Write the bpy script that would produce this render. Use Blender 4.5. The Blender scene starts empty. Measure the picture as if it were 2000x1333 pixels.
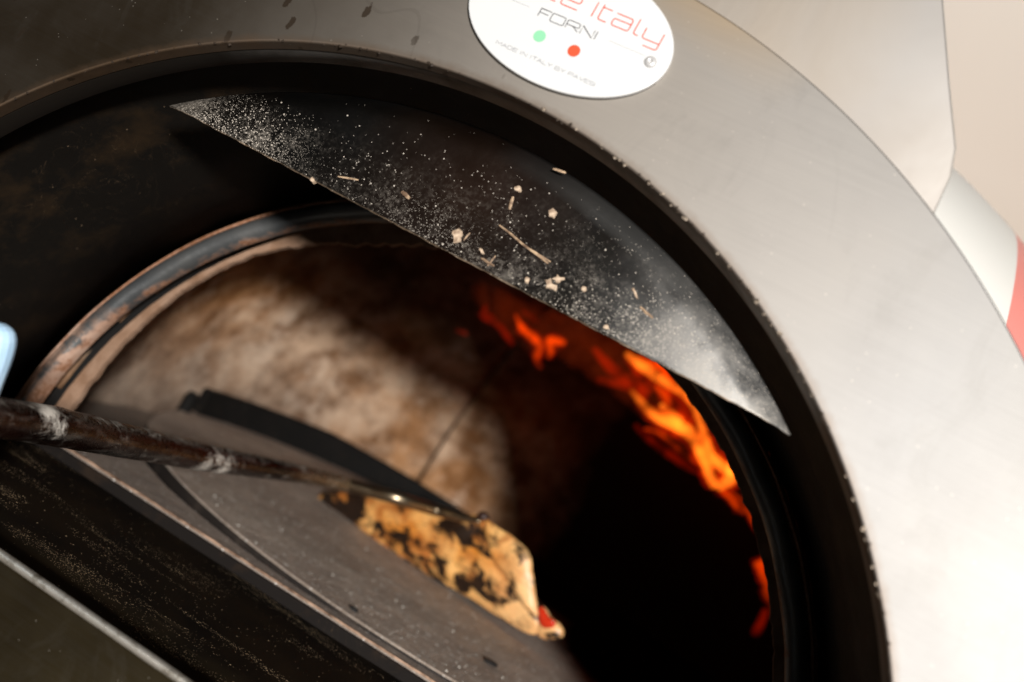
import bpy, bmesh, math, random
from mathutils import Vector, Matrix, noise as mnoise
random.seed(7)
PI=math.pi; R=math.radians
S=bpy.context.scene
CAM_R=(0.8571,0.1755,0.4843)
CAM_U=(-0.4482,-0.2091,0.8691)
CAM_F=(-0.2538,0.9620,0.1005)
CAM_C=(0.2317,-0.5636,0.2049)
FPX=1943.98
FLAMES={
 'core':[[(0.2238,1.1056,0.3607,0.0142),(0.2062,1.1197,0.3582,0.0110),(0.1827,1.1265,0.3644,0.0111),],
[(0.2102,1.1498,0.3245,0.0094),(0.1917,1.1457,0.3402,0.0103),(0.1717,1.1396,0.3570,0.0112),(0.1381,1.1288,0.3814,0.0129),(0.1014,1.1368,0.3855,0.0130),(0.0710,1.1461,0.3836,0.0105),(0.0364,1.1426,0.3917,0.0079),(0.0106,1.1324,0.4024,0.0044),],
[(0.2238,1.1056,0.3607,0.0142),(0.2248,1.1228,0.3438,0.0126),(0.2139,1.1445,0.3281,0.0102),],
[(-0.0186,1.0740,0.4466,0.0051),(0.0000,1.0790,0.4436,0.0094),(0.0226,1.0828,0.4405,0.0111),(0.0596,1.0856,0.4351,0.0102),(0.0954,1.0812,0.4318,0.0084),(0.1217,1.0873,0.4207,0.0076),(0.1386,1.1020,0.4041,0.0076),(0.1630,1.1166,0.3825,0.0085),(0.1827,1.1265,0.3644,0.0085),],
[(0.0674,1.1252,0.4032,0.0052),(0.0846,1.1275,0.3978,0.0087),(0.1119,1.1269,0.3916,0.0103),],
],
 'mid':[[(0.2224,1.1499,0.3245,0.0043),(0.2384,1.1436,0.3203,0.0051),(0.2568,1.1391,0.3110,0.0051),(0.2711,1.1301,0.3090,0.0034),],
[(0.2323,1.1387,0.3300,0.0034),(0.2579,1.1281,0.3224,0.0042),(0.2810,1.1227,0.3085,0.0050),(0.3003,1.1185,0.2947,0.0041),(0.3135,1.1129,0.2872,0.0025),],
[(0.0033,1.0682,0.4567,0.0051),(0.0421,1.0674,0.4552,0.0110),(0.0833,1.0694,0.4482,0.0109),(0.1144,1.0792,0.4347,0.0076),(0.1353,1.0870,0.4231,0.0042),],
[(0.0461,1.1081,0.4264,0.0043),(0.0698,1.1152,0.4175,0.0069),(0.0863,1.1280,0.4038,0.0052),],
[(0.3245,1.1377,0.2415,0.0067),(0.3302,1.1263,0.2503,0.0074),(0.3377,1.1129,0.2583,0.0074),],
[(0.3311,1.1290,0.2453,0.0066),(0.3403,1.1280,0.2339,0.0074),(0.3526,1.1231,0.2226,0.0066),(0.3572,1.1261,0.2104,0.0057),(0.3731,1.1163,0.1982,0.0049),(0.3828,1.1129,0.1850,0.0032),(0.3898,1.1098,0.1757,0.0016),],
[(-0.2123,1.0502,0.4166,0.0026),(-0.1967,1.0795,0.4040,0.0062),(-0.1766,1.0955,0.4011,0.0080),(-0.1611,1.1126,0.3938,0.0080),(-0.1630,1.1312,0.3765,0.0063),(-0.1510,1.1485,0.3647,0.0036),],
[(-0.1226,1.0985,0.4185,0.0044),(-0.1362,1.0993,0.4137,0.0079),(-0.1490,1.0994,0.4091,0.0079),(-0.1415,1.1196,0.3953,0.0053),(-0.1435,1.1310,0.3845,0.0027),],
[(0.0571,1.1802,0.3580,0.0027),(0.0855,1.1699,0.3637,0.0044),(0.1185,1.1691,0.3552,0.0044),(0.1512,1.1638,0.3485,0.0044),(0.1733,1.1526,0.3504,0.0035),],
],
 'red':[[(-0.2620,1.0392,0.4083,0.0043),(-0.2641,1.0611,0.3921,0.0079),(-0.2524,1.0700,0.3933,0.0088),(-0.2340,1.0898,0.3896,0.0080),(-0.2192,1.1099,0.3816,0.0072),(-0.2072,1.1241,0.3757,0.0036),],
[(-0.2751,1.0560,0.3881,0.0026),(-0.2627,1.0664,0.3892,0.0062),(-0.2491,1.0824,0.3861,0.0035),],
[(-0.2059,1.0576,0.4278,0.0044),(-0.1916,1.0677,0.4278,0.0052),(-0.1782,1.0794,0.4256,0.0044),],
[(-0.0763,1.1083,0.4346,0.0070),(-0.0528,1.1249,0.4252,0.0115),(-0.0252,1.1359,0.4186,0.0142),(0.0102,1.1381,0.4173,0.0141),(0.0415,1.1397,0.4140,0.0105),],
[(-0.0538,1.1599,0.3941,0.0072),(-0.0233,1.1538,0.4028,0.0098),(0.0147,1.1490,0.4076,0.0106),(0.0396,1.1540,0.4014,0.0089),],
[(0.1700,1.1191,0.3982,0.0085),(0.1857,1.1249,0.3861,0.0102),(0.2054,1.1262,0.3748,0.0085),],
[(0.1445,1.0925,0.4289,0.0067),(0.1668,1.1072,0.4094,0.0085),(0.1906,1.1130,0.3941,0.0084),(0.2239,1.1153,0.3741,0.0076),(0.2551,1.1202,0.3488,0.0067),(0.2866,1.1242,0.3192,0.0050),],
[(-0.3005,1.0816,0.3482,0.0036),(-0.2885,1.0896,0.3513,0.0054),(-0.2823,1.0967,0.3500,0.0036),],
[(0.0380,1.1957,0.3582,0.0054),(0.0739,1.2001,0.3472,0.0081),(0.1179,1.1960,0.3400,0.0089),(0.1594,1.1850,0.3362,0.0079),(0.1924,1.1691,0.3378,0.0052),],
[(0.3690,1.1414,0.1890,0.0066),(0.3724,1.1538,0.1551,0.0099),(0.3703,1.1610,0.1422,0.0050),],
[(0.0635,1.1177,0.4295,0.0138),(0.0978,1.1228,0.4189,0.0173),(0.1294,1.1364,0.3984,0.0156),],
],
 'haze':[[(-0.2693,0.9664,0.4167,0.0150),(-0.2300,1.0196,0.4130,0.0291),(-0.1775,1.0628,0.4116,0.0382),(-0.1169,1.0736,0.4255,0.0399),(-0.0495,1.0929,0.4249,0.0434),(0.0144,1.1124,0.4126,0.0391),(0.0714,1.1256,0.3955,0.0347),(0.1366,1.1224,0.3807,0.0291),(0.1930,1.1155,0.3621,0.0253),(0.2407,1.1077,0.3399,0.0183),],
],
}
PIZZA=[(-0.2736,0.8080,0.0134),(-0.2592,0.8031,0.0128),(-0.2328,0.7938,0.0130),(-0.1804,0.7761,0.0109),(-0.1053,0.7485,0.0153),(-0.0428,0.7259,0.0177),(0.0144,0.7042,0.0233),(0.0587,0.6883,0.0248),(0.0931,0.6756,0.0268),(0.1104,0.6681,0.0319),(0.1109,0.6640,0.0449),(0.0985,0.6639,0.0596),(0.0841,0.6652,0.0721),(0.0755,0.6630,0.0894),(0.0586,0.6638,0.1064),(0.0456,0.6668,0.1117),(0.0246,0.6721,0.1185),(0.0083,0.6781,0.1174),(-0.0101,0.6835,0.1211),(-0.0254,0.6895,0.1187),(-0.0642,0.7076,0.1039),(-0.1248,0.7350,0.0832),(-0.1822,0.7601,0.0664),(-0.2230,0.7793,0.0500),(-0.2552,0.7955,0.0335)]
FOLD=[(-0.0125,0.6777,0.1210),(0.0087,0.6708,0.1195),(0.0288,0.6638,0.1192),(0.0473,0.6580,0.1168),(0.0626,0.6551,0.1086),(0.0735,0.6557,0.0940),(0.0844,0.6562,0.0795),(0.0978,0.6565,0.0631),(0.1023,0.6583,0.0519),(0.0877,0.6629,0.0535),(0.0689,0.6676,0.0598),(0.0468,0.6718,0.0715),(0.0227,0.6780,0.0790),(0.0075,0.6795,0.0919),(-0.0078,0.6809,0.1049)]
TIPEND=[(0.0954,0.6690,0.0610),(0.1037,0.6648,0.0654),(0.1165,0.6619,0.0598),(0.1296,0.6576,0.0589),(0.1380,0.6561,0.0543),(0.1397,0.6581,0.0457),(0.1288,0.6645,0.0368),(0.1159,0.6703,0.0328),(0.1056,0.6719,0.0391)]
SAUCE=[(0.0978,0.6589,0.0623),(0.1035,0.6559,0.0657),(0.1154,0.6533,0.0604),(0.1265,0.6499,0.0590),(0.1260,0.6522,0.0517),(0.1137,0.6580,0.0469),(0.1052,0.6596,0.0514)]
BUBBLE=(-0.0190,0.6867,0.1206)
PLN=(-0.3179,-0.9082,-0.2724)
ROD=[(-0.1644,-0.0309,0.0756,0.0127),(-0.1786,0.0385,0.0725,0.0134),(-0.1966,0.1279,0.0665,0.0137),(-0.2110,0.2285,0.0620,0.0137),(-0.2204,0.3407,0.0592,0.0137),(-0.2196,0.4551,0.0609,0.0122),(-0.2045,0.5623,0.0675,0.0103),(-0.1766,0.6468,0.0756,0.0090)]
NECK=[(-0.1780,0.6361,0.0748,0.0093),(-0.1458,0.6365,0.0831,0.0096),(-0.1120,0.6340,0.0922,0.0095),(-0.0768,0.6805,0.0985,0.0091),(-0.0396,0.6646,0.1082,0.0070),(-0.0128,0.6528,0.1162,0.0031)]
THUMB=[(-0.1764,-0.0288,0.0259),(-0.1735,-0.0417,0.0574),(-0.1701,-0.0546,0.0897),(-0.1690,-0.0621,0.1143),(-0.1702,-0.0672,0.1300)]
FLAKES=[(0.0078,0.0340,0.3117,0.0063,0.0049,30),(0.0284,0.0340,0.3564,0.0039,0.0032,0),(0.0568,0.0340,0.3517,0.0042,0.0032,20),(0.0786,0.0340,0.3098,0.0060,0.0035,25),(0.0811,0.0340,0.3159,0.0042,0.0032,-40),(0.1275,0.0340,0.3292,0.0049,0.0018,40),(0.0636,0.0340,0.3060,0.0032,0.0021,60),(0.0272,0.0340,0.3097,0.0028,0.0018,10),(0.1225,0.0340,0.3019,0.0025,0.0018,0),(0.0981,0.0340,0.3170,0.0028,0.0021,0),(-0.1017,0.0340,0.3012,0.0028,0.0018,30)]
STRAWS=[((0.0292,0.0340,0.3298),(0.0699,0.0340,0.3215),0.0007),((0.0279,0.0340,0.3504),(0.0301,0.0340,0.3418),0.0010),((-0.0410,0.0340,0.3212),(-0.0339,0.0340,0.3195),0.0013),((0.0550,0.0340,0.3246),(0.0708,0.0340,0.3231),0.0006),((0.1346,0.0340,0.3226),(0.1448,0.0340,0.3199),0.0008),((0.0297,0.0340,0.3053),(0.0397,0.0340,0.3046),0.0008),((-0.0867,0.0340,0.3112),(-0.0724,0.0340,0.3152),0.0006),((0.0421,0.0340,0.3784),(0.0509,0.0340,0.3795),0.0008),((0.0132,0.0340,0.3105),(0.0145,0.0340,0.3169),0.0005),((0.0358,0.0340,0.3026),(0.0372,0.0340,0.3109),0.0005)]
DCR=[(-0.0271,0.3895,0.0009),(0.0997,0.4998,0.0058)]# ---------------------------------------------------------------- camera
cam=bpy.data.cameras.new('camera'); co=bpy.data.objects.new('camera',cam); S.collection.objects.link(co)
r_,u_,f_=Vector(CAM_R),Vector(CAM_U),Vector(CAM_F)
M=Matrix((( r_.x,u_.x,-f_.x,CAM_C[0]),(r_.y,u_.y,-f_.y,CAM_C[1]),(r_.z,u_.z,-f_.z,CAM_C[2]),(0,0,0,1)))
co.matrix_world=M
cam.sensor_width=36; cam.sensor_fit='HORIZONTAL'; cam.lens=FPX*36/2000; cam.clip_start=.02; cam.clip_end=2000
cam.dof.use_dof=True; cam.dof.focus_distance=.72; cam.dof.aperture_fstop=3.6
S.camera=co
# ---------------------------------------------------------------- world, sun, exposure
SUN_AZ=155       # low sun behind the tent wall, degrees clockwise from the camera side
SUN_EL=9
w=bpy.data.worlds.new('World'); S.world=w; w.use_nodes=True
nt=w.node_tree; bg=nt.nodes['Background']; sky=nt.nodes.new('ShaderNodeTexSky'); sky.sky_type='NISHITA'; sky.sun_disc=False
sky.sun_elevation=R(SUN_EL); sky.sun_rotation=R(180-SUN_AZ)
nt.links.new(sky.outputs[0],bg.inputs[0]); bg.inputs[1].default_value=.05
sl=bpy.data.lights.new('sun','SUN'); sl.energy=4; sl.angle=R(.5); sl.color=(1,.93,.84)
so=bpy.data.objects.new('sun',sl); S.collection.objects.link(so); so.location=(2,6,2)
sd=Vector((math.sin(R(SUN_AZ))*math.cos(R(SUN_EL)),-math.cos(R(SUN_AZ))*math.cos(R(SUN_EL)),math.sin(R(SUN_EL))))
so.rotation_mode='QUATERNION'; so.rotation_quaternion=sd.to_track_quat('Z','Y')
# the photographer's light, to the right of the camera
LP=Vector((.98,-1.85,.42)); la=bpy.data.lights.new('lamp','AREA'); la.shape='DISK'; la.size=.17; la.energy=106; la.color=(1,.975,.945)
lo=bpy.data.objects.new('lamp',la); S.collection.objects.link(lo); lo.location=LP; lo.rotation_mode='QUATERNION'; lo.rotation_quaternion=(LP-Vector((-.05,.5,.2))).to_track_quat('Z','Y')
S.view_settings.view_transform='Standard'; S.view_settings.look='None'; S.view_settings.exposure=0; S.view_settings.gamma=1
S.cycles.diffuse_bounces=2

# ---------------------------------------------------------------- material helpers
class NT:
    def __init__(s,name):
        s.m=bpy.data.materials.new(name); s.m.use_nodes=True; s.t=s.m.node_tree; s.n=s.t.nodes; s.l=s.t.links
        s.b=s.n['Principled BSDF']; s.out=s.n['Material Output']
        s.co=s.n.new('ShaderNodeTexCoord').outputs['Object']
    def put(s,sock,v):
        if hasattr(v,'is_output') or isinstance(v,bpy.types.NodeSocket): s.l.new(v,sock)
        elif v is not None:
            if isinstance(v,(tuple,list)) and len(v)==3 and sock.type=='RGBA': v=(*v,1)
            sock.default_value=v
    def map(s,scale=(1,1,1),rot=(0,0,0),loc=(0,0,0),v=None):
        n=s.n.new('ShaderNodeMapping'); s.l.new(v or s.co,n.inputs[0]); n.inputs['Location'].default_value=loc; n.inputs['Rotation'].default_value=rot; n.inputs['Scale'].default_value=scale; return n.outputs[0]
    def noise(s,scale,detail=4,rough=.55,v=None,dist=0):
        n=s.n.new('ShaderNodeTexNoise'); s.l.new(v or s.co,n.inputs['Vector']); n.inputs['Scale'].default_value=scale; n.inputs['Detail'].default_value=detail; n.inputs['Roughness'].default_value=rough; n.inputs['Distortion'].default_value=dist; return n.outputs['Fac']
    flat=False
    def vor(s,scale,v=None,rnd=1):
        n=s.n.new('ShaderNodeTexVoronoi'); n.voronoi_dimensions='2D' if s.flat else '3D'; s.l.new(v or s.co,n.inputs['Vector']); n.inputs['Scale'].default_value=scale; n.inputs['Randomness'].default_value=rnd
        sp=s.n.new('ShaderNodeSeparateColor'); s.l.new(n.outputs['Color'],sp.inputs[0]); return n.outputs['Distance'],sp.outputs[0],sp.outputs[1]
    def math(s,op,a,b=0,c=None,clamp=False):
        n=s.n.new('ShaderNodeMath'); n.operation=op; n.use_clamp=clamp; s.put(n.inputs[0],a); s.put(n.inputs[1],b)
        if c is not None: s.put(n.inputs[2],c)
        return n.outputs[0]
    def rng(s,v,a,b,c=0,d=1,smooth=False):
        n=s.n.new('ShaderNodeMapRange'); n.clamp=True
        if smooth: n.interpolation_type='SMOOTHSTEP'
        s.put(n.inputs[0],v)
        for i,x in enumerate((a,b,c,d)): s.put(n.inputs[i+1],x)
        return n.outputs[0]
    def mix(s,f,a,b,mode='MIX'):
        n=s.n.new('ShaderNodeMix'); n.data_type='RGBA'; n.blend_type=mode; s.put(n.inputs[0],f); s.put(n.inputs[6],a); s.put(n.inputs[7],b); return n.outputs[2]
    def xyz(s,v=None):
        n=s.n.new('ShaderNodeSeparateXYZ'); s.l.new(v or s.co,n.inputs[0]); return n.outputs
    def dist(s,p,v=None):
        n=s.n.new('ShaderNodeVectorMath'); n.operation='DISTANCE'; s.l.new(v or s.co,n.inputs[0]); n.inputs[1].default_value=p; return n.outputs['Value']
    def bump(s,h,strength=.3,d=.001):
        n=s.n.new('ShaderNodeBump'); n.inputs['Strength'].default_value=strength; n.inputs['Distance'].default_value=d; s.l.new(h,n.inputs['Height']); s.l.new(n.outputs[0],s.b.inputs['Normal'])
    def fin(s,col=None,rough=None,metal=None,spec=None,coat=None):
        if col is not None: s.put(s.b.inputs['Base Color'],col)
        if rough is not None: s.put(s.b.inputs['Roughness'],rough)
        if metal is not None: s.put(s.b.inputs['Metallic'],metal)
        if spec is not None: s.put(s.b.inputs['Specular IOR Level'],spec)
        if coat is not None: s.put(s.b.inputs['Coat Weight'],coat)
        return s.m
    def specks(s,scale,dens,size=.3,v=None):
        d,r,g=s.vor(scale,v); sz=s.math('MULTIPLY',g,size)
        return s.math('MULTIPLY',s.math('LESS_THAN',d,sz),s.math('LESS_THAN',r,dens))

def m_simple(name,c,rough=.5,metal=0,**k): return NT(name).fin(c,rough,metal,**k)

def m_fascia():
    n=NT('brushed stainless steel')
    st=n.noise(4,5,.6); blot=n.noise(16,5,.6); fine=n.noise(260,3,.6)
    x,y,z=n.xyz()
    col=n.mix(n.rng(st,.35,.7),(.236,.226,.213),(.250,.246,.242)); col=n.mix(n.rng(x,.30,.05,0,.8),col,(.37,.33,.285))  # crown painted lighter and warmer to lift its brightness
    col=n.mix(n.rng(blot,.45,.75,0,.15),col,(.21,.19,.165))
    # brown staining on the left, deepened to paint in the light's fall-off
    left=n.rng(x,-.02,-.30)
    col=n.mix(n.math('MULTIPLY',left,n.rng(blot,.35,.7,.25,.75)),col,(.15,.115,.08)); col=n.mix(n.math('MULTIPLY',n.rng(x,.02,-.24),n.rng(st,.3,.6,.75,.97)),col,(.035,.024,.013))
    # tawny burn mark beside the hood foot at the outer rim
    rr=n.math('SQRT',n.math('ADD',n.math('MULTIPLY',x,x),n.math('MULTIPLY',z,z)))
    burn=n.math('MULTIPLY',n.rng(rr,.478,.508),n.rng(n.dist((.085,0,.505)),.085,.02))
    col=n.mix(n.math('MULTIPLY',burn,.55),col,(.40,.29,.17))
    # dark oxide along the opening edge
    ed=n.math('MULTIPLY',n.rng(n.math('ADD',rr,n.math('MULTIPLY',n.noise(60,4,.7),.010)),.411,.402),n.rng(rr,.397,.3995))
    col=n.mix(n.math('MULTIPLY',ed,.75),col,(.16,.10,.06))
    # grease drips: short strokes, mostly upper left
    v=n.map((85,85,34),(0,R(-28),0)); d,r,g=n.vor(1,v)
    drip=n.math('MULTIPLY',n.math('LESS_THAN',n.math('ADD',d,n.math('MULTIPLY',n.noise(160,4,.7),.5)),.44),n.math('LESS_THAN',r,.36))
    drip=n.math('MULTIPLY',n.math('MULTIPLY',drip,n.rng(x,.02,-.10)),n.rng(n.noise(14,2),.30,.42))
    col=n.mix(n.math('MULTIPLY',drip,.85),col,(.05,.033,.02))
    # long curved scratch marks
    w=n.noise(8,1,.4,n.map((1,1,.45),(0,R(-28),0)),dist=.5); line=n.math('LESS_THAN',n.math('ABSOLUTE',n.math('SUBTRACT',w,.5)),.0022)
    col=n.mix(n.math('MULTIPLY',line,n.rng(x,.05,-.06,0,.10)),col,(.03,.02,.014))
    low=n.rng(z,-.002,-.004); col=n.mix(low,col,n.mix(n.rng(st,.4,.65),(.020,.014,.007),(.05,.038,.019)))  # same steel below, its shade painted in as dark olive
    sp=n.specks(620,.02,.3); col=n.mix(n.math('MULTIPLY',sp,.35),col,(.6,.54,.46))
    br=n.noise(420,3,.6,n.map((.03,1,1))); col=n.mix(n.rng(br,.35,.65,0,.06),col,(.12,.115,.11))
    smudge=n.noise(22,6,.7,n.map((1,1,.6),(0,R(30),0)),dist=1.2); col=n.mix(n.rng(smudge,.54,.70,0,.14),col,(.14,.13,.115))
    n.bump(n.math('ADD',n.math('MULTIPLY',br,.5),n.math('MULTIPLY',blot,.25)),.12,.0005)
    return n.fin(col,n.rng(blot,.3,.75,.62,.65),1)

def m_hood():
    n=NT('hood stainless steel'); a=n.noise(7,5,.6,n.map((1,1,.6),(0,R(35),0)),dist=.6); b=n.noise(3,3)
    col=n.mix(n.rng(a,.4,.72),(.40,.375,.35),(.33,.295,.26)); x,y,z=n.xyz()
    burn=n.math('MULTIPLY',n.rng(n.dist((.08,0,.53)),.13,.01),n.rng(b,.3,.6))
    col=n.mix(n.math('MULTIPLY',burn,.7),col,(.52,.37,.20)); n.bump(a,.25,.002)
    return n.fin(col,n.rng(a,.3,.7,.55,.66),1)

def m_soot(name='sooty black steel',c=(.006,.005,.004),brown=(.028,.016,.007),rough=.42):
    n=NT(name); a=n.noise(18,6,.65); b=n.noise(5,3)
    col=n.mix(n.rng(a,.5,.8),c,brown)
    # thin pale scratches and a few flecks of flour
    sc=n.noise(13,3,.6,dist=3); line=n.math('MULTIPLY',n.math('LESS_THAN',n.math('ABSOLUTE',n.math('SUBTRACT',sc,.52)),.0016),n.rng(b,.45,.6))
    col=n.mix(n.math('MULTIPLY',line,.18),col,(.25,.16,.09))
    sp=n.specks(300,.02,.22); col=n.mix(n.math('MULTIPLY',sp,.5),col,(.30,.21,.13))
    n.bump(a,.3,.0015)
    return n.fin(col,n.rng(a,.3,.7,rough,rough+.2),.0,spec=.14)

def m_plate():
    n=NT('charred steel plate with flour dust'); x,y,z=n.xyz(); a=n.noise(14,6,.6); b=n.noise(34,5,.65)
    h=n.math('SUBTRACT',z,n.math('SUBTRACT',.2987,n.math('MULTIPLY',x,.0171)))     # height above the lower edge
    brown=n.rng(n.dist((.0,.036,.345)),.09,.01)
    col=n.mix(n.rng(a,.4,.75),(.005,.0045,.004),(.013,.009,.006)); col=n.mix(n.math('MULTIPLY',brown,.7),col,(.022,.009,.004))
    right=n.rng(x,.09,.23,smooth=True)
    sheen=n.math('MULTIPLY',right,n.rng(n.math('ADD',n.math('MULTIPLY',b,.7),n.math('MULTIPLY',a,.3)),.12,.5))  # highlight of the right tip and bent rim put into the colour
    rr=n.math('SQRT',n.math('ADD',n.math('MULTIPLY',x,x),n.math('MULTIPLY',z,z)))
    sheen=n.math('MAXIMUM',sheen,n.math('MULTIPLY',n.math('MULTIPLY',n.rng(rr,.366,.374),n.rng(x,.0,.16)),.5))
    col=n.mix(sheen,col,(.24,.235,.225))
    # flour: thick at the left corner and along the lower edge, thinning upwards
    wob=n.math('MULTIPLY',n.noise(40,4),.018)
    lowd=n.rng(n.math('ADD',h,wob),.052,.004)
    left=n.rng(x,-.10,-.20)
    dens=n.math('ADD',n.math('MULTIPLY',lowd,n.math('ADD',.17,n.math('MULTIPLY',left,.85))),n.math('MULTIPLY',n.rng(x,-.12,.20),n.rng(h,.075,.008,.004,.24)))
    s1=n.specks(1000,dens,.42); s2=n.specks(520,n.math('MULTIPLY',dens,.12),.34,n.map(loc=(3,1,2))); s3=n.specks(1500,dens,.5,n.map(loc=(1,5,2)))
    cl=n.math('MULTIPLY',n.rng(b,.60,.72),n.rng(h,.03,.0,0,.5)); cl=n.math('MULTIPLY',cl,n.rng(x,-.02,.12))
    film=n.math('MULTIPLY',n.rng(n.noise(330,6,.75,dist=.4),.48,.66),n.math('MULTIPLY',dens,n.rng(b,.40,.62,.15,1.5)),clamp=True)
    m=n.math('MAXIMUM',n.math('MAXIMUM',s1,s2),n.math('MAXIMUM',n.math('MAXIMUM',film,n.math('MULTIPLY',s3,.6)),cl))
    m=n.math('MAXIMUM',m,n.math('MULTIPLY',n.math('MULTIPLY',n.rng(x,.13,.245),n.rng(b,.35,.65)),.45))
    tip=n.math('MULTIPLY',n.rng(n.dist((-.225,.036,.303)),.03,.006),n.rng(b,.42,.56)); m=n.math('MAXIMUM',m,n.math('MULTIPLY',tip,.45))
    col=n.mix(m,col,(.42,.37,.31)); rim=n.rng(h,.0016,.0004); col=n.mix(n.math('MULTIPLY',rim,n.rng(b,.35,.6)),col,(.42,.30,.20))
    n.bump(n.math('ADD',a,n.math('MULTIPLY',m,.3)),.4,.0012)
    met=n.math('MULTIPLY',n.math('SUBTRACT',1,m),.75)
    return n.fin(col,n.math('ADD',n.rng(b,.3,.7,.36,.5),n.math('MULTIPLY',m,.3)),met)

def m_landing():
    n=NT('scorched landing plate dusted with flour'); n.flat=True; x,y,z=n.xyz(); a=n.noise(10,5,.6); st=n.noise(7,5,.65,n.map((.7,2.6,1),(0,0,R(-12))),dist=.8)
    col=n.mix(n.rng(a,.35,.75),(.004,.0035,.003),(.020,.012,.006)); front=n.rng(y,.12,.0)
    col=n.mix(n.math('MULTIPLY',front,n.rng(a,.3,.6)),col,(.075,.055,.028))
    dens=n.rng(st,.50,.70,.006,.9); s1=n.specks(800,dens,.34); s2=n.specks(420,n.math('MULTIPLY',dens,.25),.26,n.map(loc=(3,2,1))); s3=n.specks(170,.03,.14)
    col=n.mix(n.math('MAXIMUM',n.math('MULTIPLY',s1,.75),n.math('MAXIMUM',s2,s3)),col,(.75,.55,.34))
    # streaks where the scraper has rubbed
    ln=n.noise(60,4,.6,n.map((.22,1.6,1),(0,0,R(-18)))); col=n.mix(n.math('MULTIPLY',n.rng(ln,.60,.75),n.rng(st,.5,.65)),col,(.22,.16,.09))
    n.bump(a,.3,.0010)
    return n.fin(col,n.rng(a,.3,.7,.6,.8),0,spec=.05)

def m_disc(name,c1,c2,dust=.5,heat=True):
    n=NT(name); n.flat=True; a=n.noise(8,6,.62); b=n.noise(42,5,.65); g=n.noise(380,4,.75)
    col=n.mix(n.rng(a,.35,.7),c1,c2); col=n.mix(n.rng(b,.45,.75,0,.5),col,tuple(v*.6 for v in c1))
    col=n.mix(n.math('MULTIPLY',n.rng(g,.5,.8),dust),col,(.66,.59,.52))
    x,y,z=n.xyz(); shade=n.math('MAXIMUM',n.rng(n.math('ADD',n.dist((.5,.95,.02)),n.math('MULTIPLY',a,.05)),.45,.40),n.rng(n.math('ADD',y,n.math('MULTIPLY',x,.5)),.98,1.06))  # shade of the right and rear floor painted black into the stone
    s=n.specks(60,.16,.15); s2=n.specks(140,.25,.20,n.map(loc=(2,1,3))); s3=n.specks(400,.4,.26,n.map(loc=(5,1,3)))
    m=n.math('MAXIMUM',s,n.math('MAXIMUM',n.math('MULTIPLY',s2,.7),n.math('MULTIPLY',s3,.55)))
    col=n.mix(n.math('MULTIPLY',m,.9),col,(.85,.8,.74))
    col=n.mix(shade,col,(.006,.0045,.0035))
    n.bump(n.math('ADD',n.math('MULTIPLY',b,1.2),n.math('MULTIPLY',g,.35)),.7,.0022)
    return n.fin(col,n.rng(b,.35,.65,.5,.8),0,spec=n.math('MULTIPLY',n.math('SUBTRACT',1,shade),.35))

def m_dome():
    n=NT('heat stained refractory dome'); x,y,z=n.xyz(); a=n.noise(5.5,7,.66,dist=.3); b=n.noise(14,7,.64); c=n.noise(60,4,.6)
    col=n.mix(n.rng(b,.38,.62),(.17,.085,.040),(.62,.43,.29))
    col=n.mix(n.rng(a,.42,.56,0,.9),col,n.mix(n.rng(b,.4,.6),(.20,.085,.028),(.42,.21,.09)))
    col=n.mix(n.rng(n.noise(9,7,.72,n.map(loc=(4,2,1))),.54,.68,0,.8),col,(.74,.57,.43))
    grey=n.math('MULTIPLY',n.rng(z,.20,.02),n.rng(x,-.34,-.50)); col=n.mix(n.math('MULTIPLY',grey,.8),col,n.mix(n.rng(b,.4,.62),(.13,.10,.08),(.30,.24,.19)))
    col=n.mix(n.math('MULTIPLY',n.rng(c,.55,.75),.35),col,(.10,.06,.04))
    # soot: shade of the flame side and crown painted sooty black
    soot_shade=n.rng(n.math('ADD',x,n.math('MULTIPLY',a,.12)),-.10,.06)
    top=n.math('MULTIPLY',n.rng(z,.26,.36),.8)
    col=n.mix(n.math('MAXIMUM',soot_shade,top),col,(.014,.009,.006))
    sp=n.rng(n.dist((-.340,1.268,.248)),.011,.005); col=n.mix(n.math('MULTIPLY',sp,.8),col,(.03,.022,.016))
    n.bump(n.math('ADD',b,n.math('MULTIPLY',c,.4)),.55,.006)
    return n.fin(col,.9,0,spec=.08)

def m_ring():
    n=NT('heat blued steel rim with rust'); x,y,z=n.xyz(); rr=n.math('SQRT',n.math('ADD',n.math('MULTIPLY',x,x),n.math('MULTIPLY',z,z)))
    b=n.noise(70,6,.7); a=n.noise(16,4,.6); f=n.noise(300,3)
    edge=n.math('MULTIPLY',n.math('ABSOLUTE',n.math('SUBTRACT',rr,.3795)),80)      # 0 in the crown, 1 at both edges
    rust=n.rng(n.math('ADD',n.math('ADD',edge,n.math('MULTIPLY',b,1.3)),n.rng(z,.16,.02,0,.65)),1.22,1.5)
    col=n.mix(n.rng(a,.3,.7),(.075,.082,.088),(.15,.15,.145)); rc=n.mix(n.rng(f,.35,.65),(.20,.075,.025),(.34,.18,.11)); rc=n.mix(n.rng(b,.58,.7),rc,(.12,.055,.03))
    col=n.mix(rust,col,rc); low=n.math('MULTIPLY',n.rng(n.dist((-.36,.285,.09)),.06,.02),n.rng(b,.42,.55)); col=n.mix(low,col,(.40,.26,.19))
    n.bump(b,.5,.0012)
    return n.fin(col,n.math('ADD',.38,n.math('MULTIPLY',rust,.4)),n.math('MULTIPLY',n.math('SUBTRACT',1,rust),.6))

def m_clay():
    n=NT('fired clay'); b=n.noise(40,6,.65); col=n.mix(n.rng(b,.3,.7),(.18,.095,.052),(.34,.22,.15)); n.bump(b,.6,.003); return n.fin(col,.85,0,spec=.2)

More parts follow.
